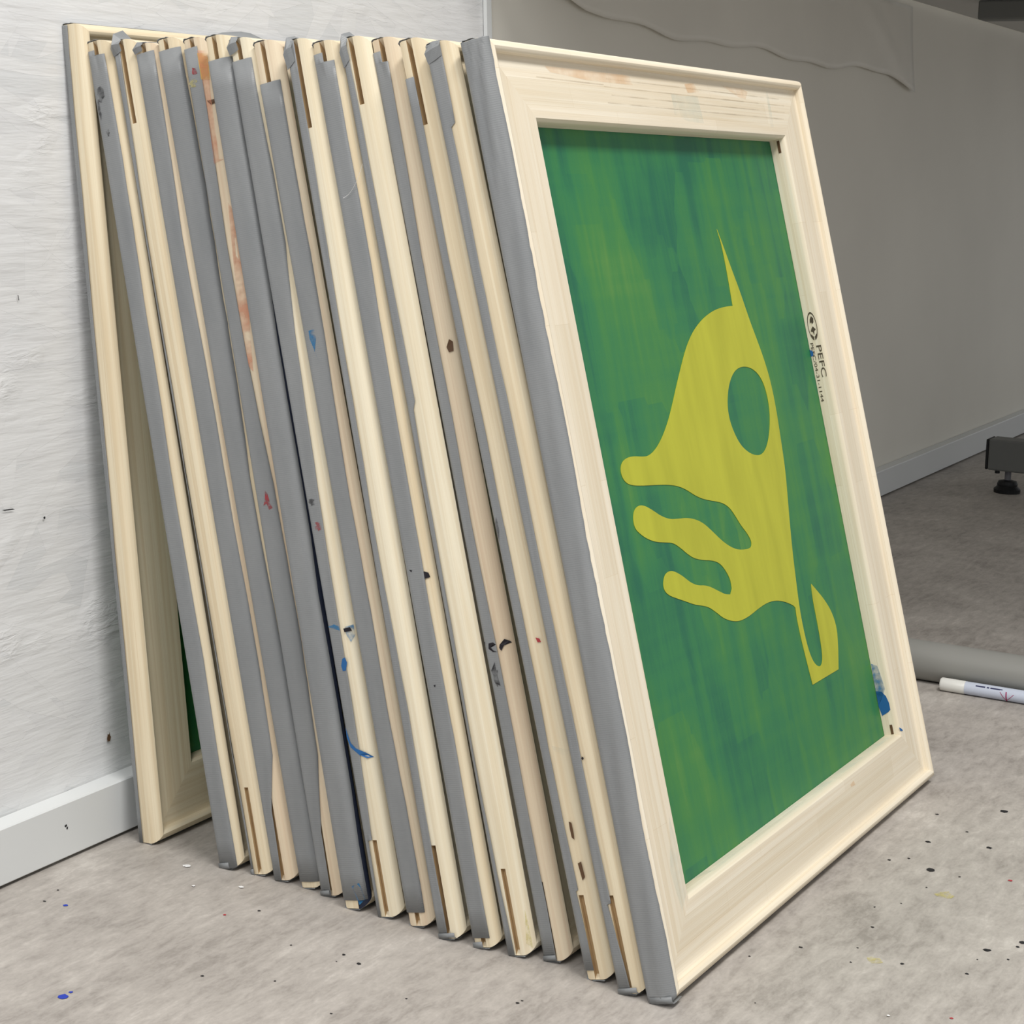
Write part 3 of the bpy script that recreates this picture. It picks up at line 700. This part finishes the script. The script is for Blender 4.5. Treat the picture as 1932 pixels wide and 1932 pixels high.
front_decal([(.2523, .5783), (.2694, .5771), (.2971, .5784), (.297, .5574), (.27, .5581), (.2498, .5625)], M['s_teal'], 'top')
front_decal([(.0441, .1035), (.0470, .0832), (.0465, .0527), (.0374, .0442), (.0330, .072)], M['s_teal'], 'left')
front_decal([(.3302, .0421), (.3377, .0433), (.3401, .0393), (.3314, .0401)], M['s_orange'], 'bottom')
for y0, xa, xb in ((.5835, .155, .455), (.5780, .150, .462), (.5722, .158, .460), (.5665, .150, .455), (.5795, .06, .15)):
    decal('grain_line', [(x, y, face_t(PART[16]['H']-y)) for x, y in ((xa, y0), (xb, y0-.0006), (xb, y0+.0003), (xa, y0+.0007))], M['s_line'], PART[16]['top'])
decal('paint_mark', [(.10, B+.0003, -.0105), (.44, B+.0003, -.0105), (.44, B+.0003, -T+.001), (.08, B+.0003, -T+.001)], M['s_teal'], PART[16]['bottom'])

# ------------------------------------------------------------------ things on the right
# long table whose top throws the wall and floor behind into shade
TX0, TX1, TZ = .74, 3.95, .785
tb = empty('work_table', (2.157, -.42, 0))
thing(tb, 'work table whose grey foot beam and black levelling foot show at the right edge', 'table')
def tpart(name, fn, mat, parent=tb):
    bm = bmesh.new(); fn(bm)
    o = mesh_obj(name, bm, mat, None)
    o.parent = parent; o.matrix_parent_inverse = Matrix.Translation((-2.157, .42, 0)) if parent is tb else Matrix.Translation((0, 0, 0))
    return o
tpart('tabletop', lambda bm: add_box(bm, (TX0, -.86, TZ), (TX1, -.004+.046, TZ+.026), .002, 1), M['laminate'])
for lx in (2.157, 3.55):
    beam = tpart('foot_beam', lambda bm: add_box(bm, (lx-.022, -.80, .037), (lx+.022, -.1225, .088), .003), M['table_grey'])
    tpart('end_cap', lambda bm: add_box(bm, (lx-.021, -.1225, .0375), (lx+.021, -.118, .0875), .002), M['black_plastic'], beam)
    def screw(bm): add_lathe(bm, [(0, .0), (0, .004), (-.005, .004), (-.005, 0)], (lx-.012, -.137, .037), (0, 0, 1), 10)
    tpart('screw', screw, M['black_plastic'], beam)
    for fy in (-.1515, -.765):
        def foot(bm): add_lathe(bm, [(0, 0), (0, .021), (.006, .0215), (.011, .016), (.014, .0165), (.019, .0145), (.021, .006), (.021, 0)], (lx, fy, 0), (0, 0, 1), 24)
        ft = tpart('levelling_foot', foot, M['black_plastic'], beam)
        def stem(bm): add_lathe(bm, [(0, 0), (0, .0052), (.022, .0052), (.022, 0)], (lx, fy, .019), (0, 0, 1), 14)
        tpart('threaded_stem', stem, M['steel'], beam)
    tpart('upright', lambda bm: add_box(bm, (lx-.02, -.49, .086), (lx+.02, -.42, TZ), .004), M['table_grey'])
    tpart('top_bracket', lambda bm: add_box(bm, (lx-.02, -.80, TZ-.03), (lx+.02, -.06, TZ), .003), M['table_grey'])

# sheet taped on the wall below the table top
bm = bmesh.new()
nx, nz = 60, 14
G = []
for k in range(nx+1):
    q = k/nx; x = .93 + 1.22*q
    zb = .672 - .010*math.sin(q*2.4) + .004*math.sin(q*17) + .0025*math.sin(q*43)
    if q > .82: zb -= .018*((q-.82)/.18)**1.5
    if q < .06: zb += .02*(1-q/.06)
    col = []
    for j in range(nz+1):
        z = zb + (.778 - zb)*j/nz; d = 1-j/nz
        bulge = .003 + .004*d*(.6+.4*math.sin(q*9+1)) + .004*math.exp(-((q-.80-.16*d)/.028)**2) + .003*math.exp(-((q-.90-.10*d)/.03)**2)
        col.append(bm.verts.new((x, wall_y(z) - bulge, z)))
    G.append(col)
for k in range(nx):
    for j in range(nz): bm.faces.new([G[k][j], G[k+1][j], G[k+1][j+1], G[k][j+1]])
sh = mesh_obj('hanging_sheet', bm, M['sheet'], None, smooth=True, normals=False)
solid(sh, .0006)
thing(sh, 'creased grey sheet hanging on the grey wall at the upper right', 'sheet')

# pipe on the floor
bm = bmesh.new()
add_lathe(bm, [(0, .0165), (0, .0195), (.0005, .02), (.8195, .02), (.82, .0195), (.82, .0165), (0, .0165)], (.9985+.0035, -.13, .02), (.010, -1, 0), 40)
pp = mesh_obj('pipe', bm, M['pipe'], None, smooth=True)
pp.data.set_sharp_from_angle(angle=math.radians(40))
thing(pp, 'round grey pipe lying on the floor right of the front screen', 'pipe')

# marker pen against the pipe
pen = empty('marker_pen', (.9760, -.402, .0068))
thing(pen, 'white marker pen lying against the grey pipe at the right edge', 'pen')
pen.rotation_euler = (0, 0, math.radians(-90+1.0))
PR = .0066
def pen_part(name, prof, mat, parent=pen):
    bm = bmesh.new(); add_lathe(bm, prof, (0, 0, 0), (1, 0, 0), 28)
    o = mesh_obj(name, bm, mat, parent, smooth=True); o.data.set_sharp_from_angle(angle=math.radians(40)); return o
pen_part('cap', [(0, 0), (0, PR*.86), (.0008, PR*.97), (.002, PR), (.024, PR), (.0245, PR*.97), (.0245, 0)], M['pen_white'])
body = pen_part('barrel', [(.0245, 0), (.0245, PR*.965), (.127, PR*.965), (.130, PR*.8), (.130, 0)], M['pen_white'])
pen_part('label_band', [(.0250, PR*.975), (.121, PR*.975)], M['pen_label'], body)
def wrap(name, quads, mat):
    bm = bmesh.new()
    for x0, x1, a0, a1 in quads:
        n = 5; R = PR*.995
        for k in range(n):
            b0 = a0+(a1-a0)*k/n; b1 = a0+(a1-a0)*(k+1)/n
            bm.faces.new([bm.verts.new((x, R*math.cos(b), R*math.sin(b))) for x, b in ((x0, b0), (x1, b0), (x1, b1), (x0, b1))])
    return mesh_obj(name, bm, mat, body, normals=False)
# angle 0 = +y (pen local), the camera sees the -x world side = local -y
A = math.pi
wrap('printed_bars', [(.036, .0455, A-.95, A-.72), (.047, .0495, A-.95, A-.72), (.0505, .060, A-.95, A-.72), (.060, .0625, A-.95, A-.78)], M['pen_navy'])
def scribble(bm):
    for (x0, a0), (x1, a1), w in (((.0665, A-.6), (.0672, A+1.1), .0006), ((.0605, A-.45), (.0665, A+.75), .00035), ((.074, A-.35), (.0675, A+.75), .00035), ((.0655, A+.75), (.0690, A+.75), .0010)):
        n = 6; R = PR*.998
        for k in range(n):
            q0, q1 = k/n, (k+1)/n
            xa, xb = x0+(x1-x0)*q0, x0+(x1-x0)*q1; b0, b1 = a0+(a1-a0)*q0, a0+(a1-a0)*q1
            bm.faces.new([bm.verts.new((x, R*math.cos(b), R*math.sin(b))) for x, b in ((xa-w, b0), (xa+w, b0), (xb+w, b1+1e-4), (xb-w, b1+1e-4))])
bm = bmesh.new(); scribble(bm); mesh_obj('red_scribble', bm, M['pen_red'], body, normals=False)

# ------------------------------------------------------------------ light
def area(name, loc, size, sy, power, target=None, color=(1, 1, 1)):
    l = bpy.data.lights.new(name, 'AREA'); l.shape = 'RECTANGLE'; l.size = size; l.size_y = sy; l.energy = power; l.color = color
    o = bpy.data.objects.new(name, l); o.location = loc
    d = Vector(target if target else (loc[0], loc[1], 0)) - Vector(loc)
    o.rotation_euler = d.to_track_quat('-Z', 'Y').to_euler()
    return link(o)
area('overhead_light', (-.25, -1.45, 2.6), 1.2, .5, 50, color=(1, .97, .93))
area('overhead_light', (-1.9, -1.0, 2.5), 1.0, 1.0, 30, (.2, -.3, .3), (1, .98, .96))  # unseen lamp added as side fill for the left edges of the stack
w = bpy.data.worlds.new('World'); bpy.context.scene.world = w; w.use_nodes = True
w.node_tree.nodes['Background'].inputs[0].default_value = (.97, .985, 1, 1)
w.node_tree.nodes['Background'].inputs[1].default_value = .46

# ------------------------------------------------------------------ camera
cam = bpy.data.cameras.new('Camera'); co = link(bpy.data.objects.new('Camera', cam))
Rm = [[0.49425, -0.868879, 0.02769], [-0.11164, -0.09503, -0.989195], [0.862121, 0.485818, -0.14397]]
r, d, f = [Vector(x).normalized() for x in Rm]
co.matrix_world = Matrix(((r.x, -d.x, -f.x, -0.74930), (r.y, -d.y, -f.y, -0.89848), (r.z, -d.z, -f.z, 0.50948), (0, 0, 0, 1)))
cam.sensor_width = 36; cam.sensor_fit = 'HORIZONTAL'; cam.lens = 3400.912/1932*36
cam.shift_x = -(39.589)/1932; cam.shift_y = (-162.416)/1932
cam.clip_start = .01; cam.clip_end = 50
sc = bpy.context.scene; sc.camera = co
sc.view_settings.view_transform = 'Standard'; sc.view_settings.look = 'None'; sc.view_settings.gamma = 1
sc.view_settings.use_curve_mapping = False; sc.view_settings.exposure = 0.15
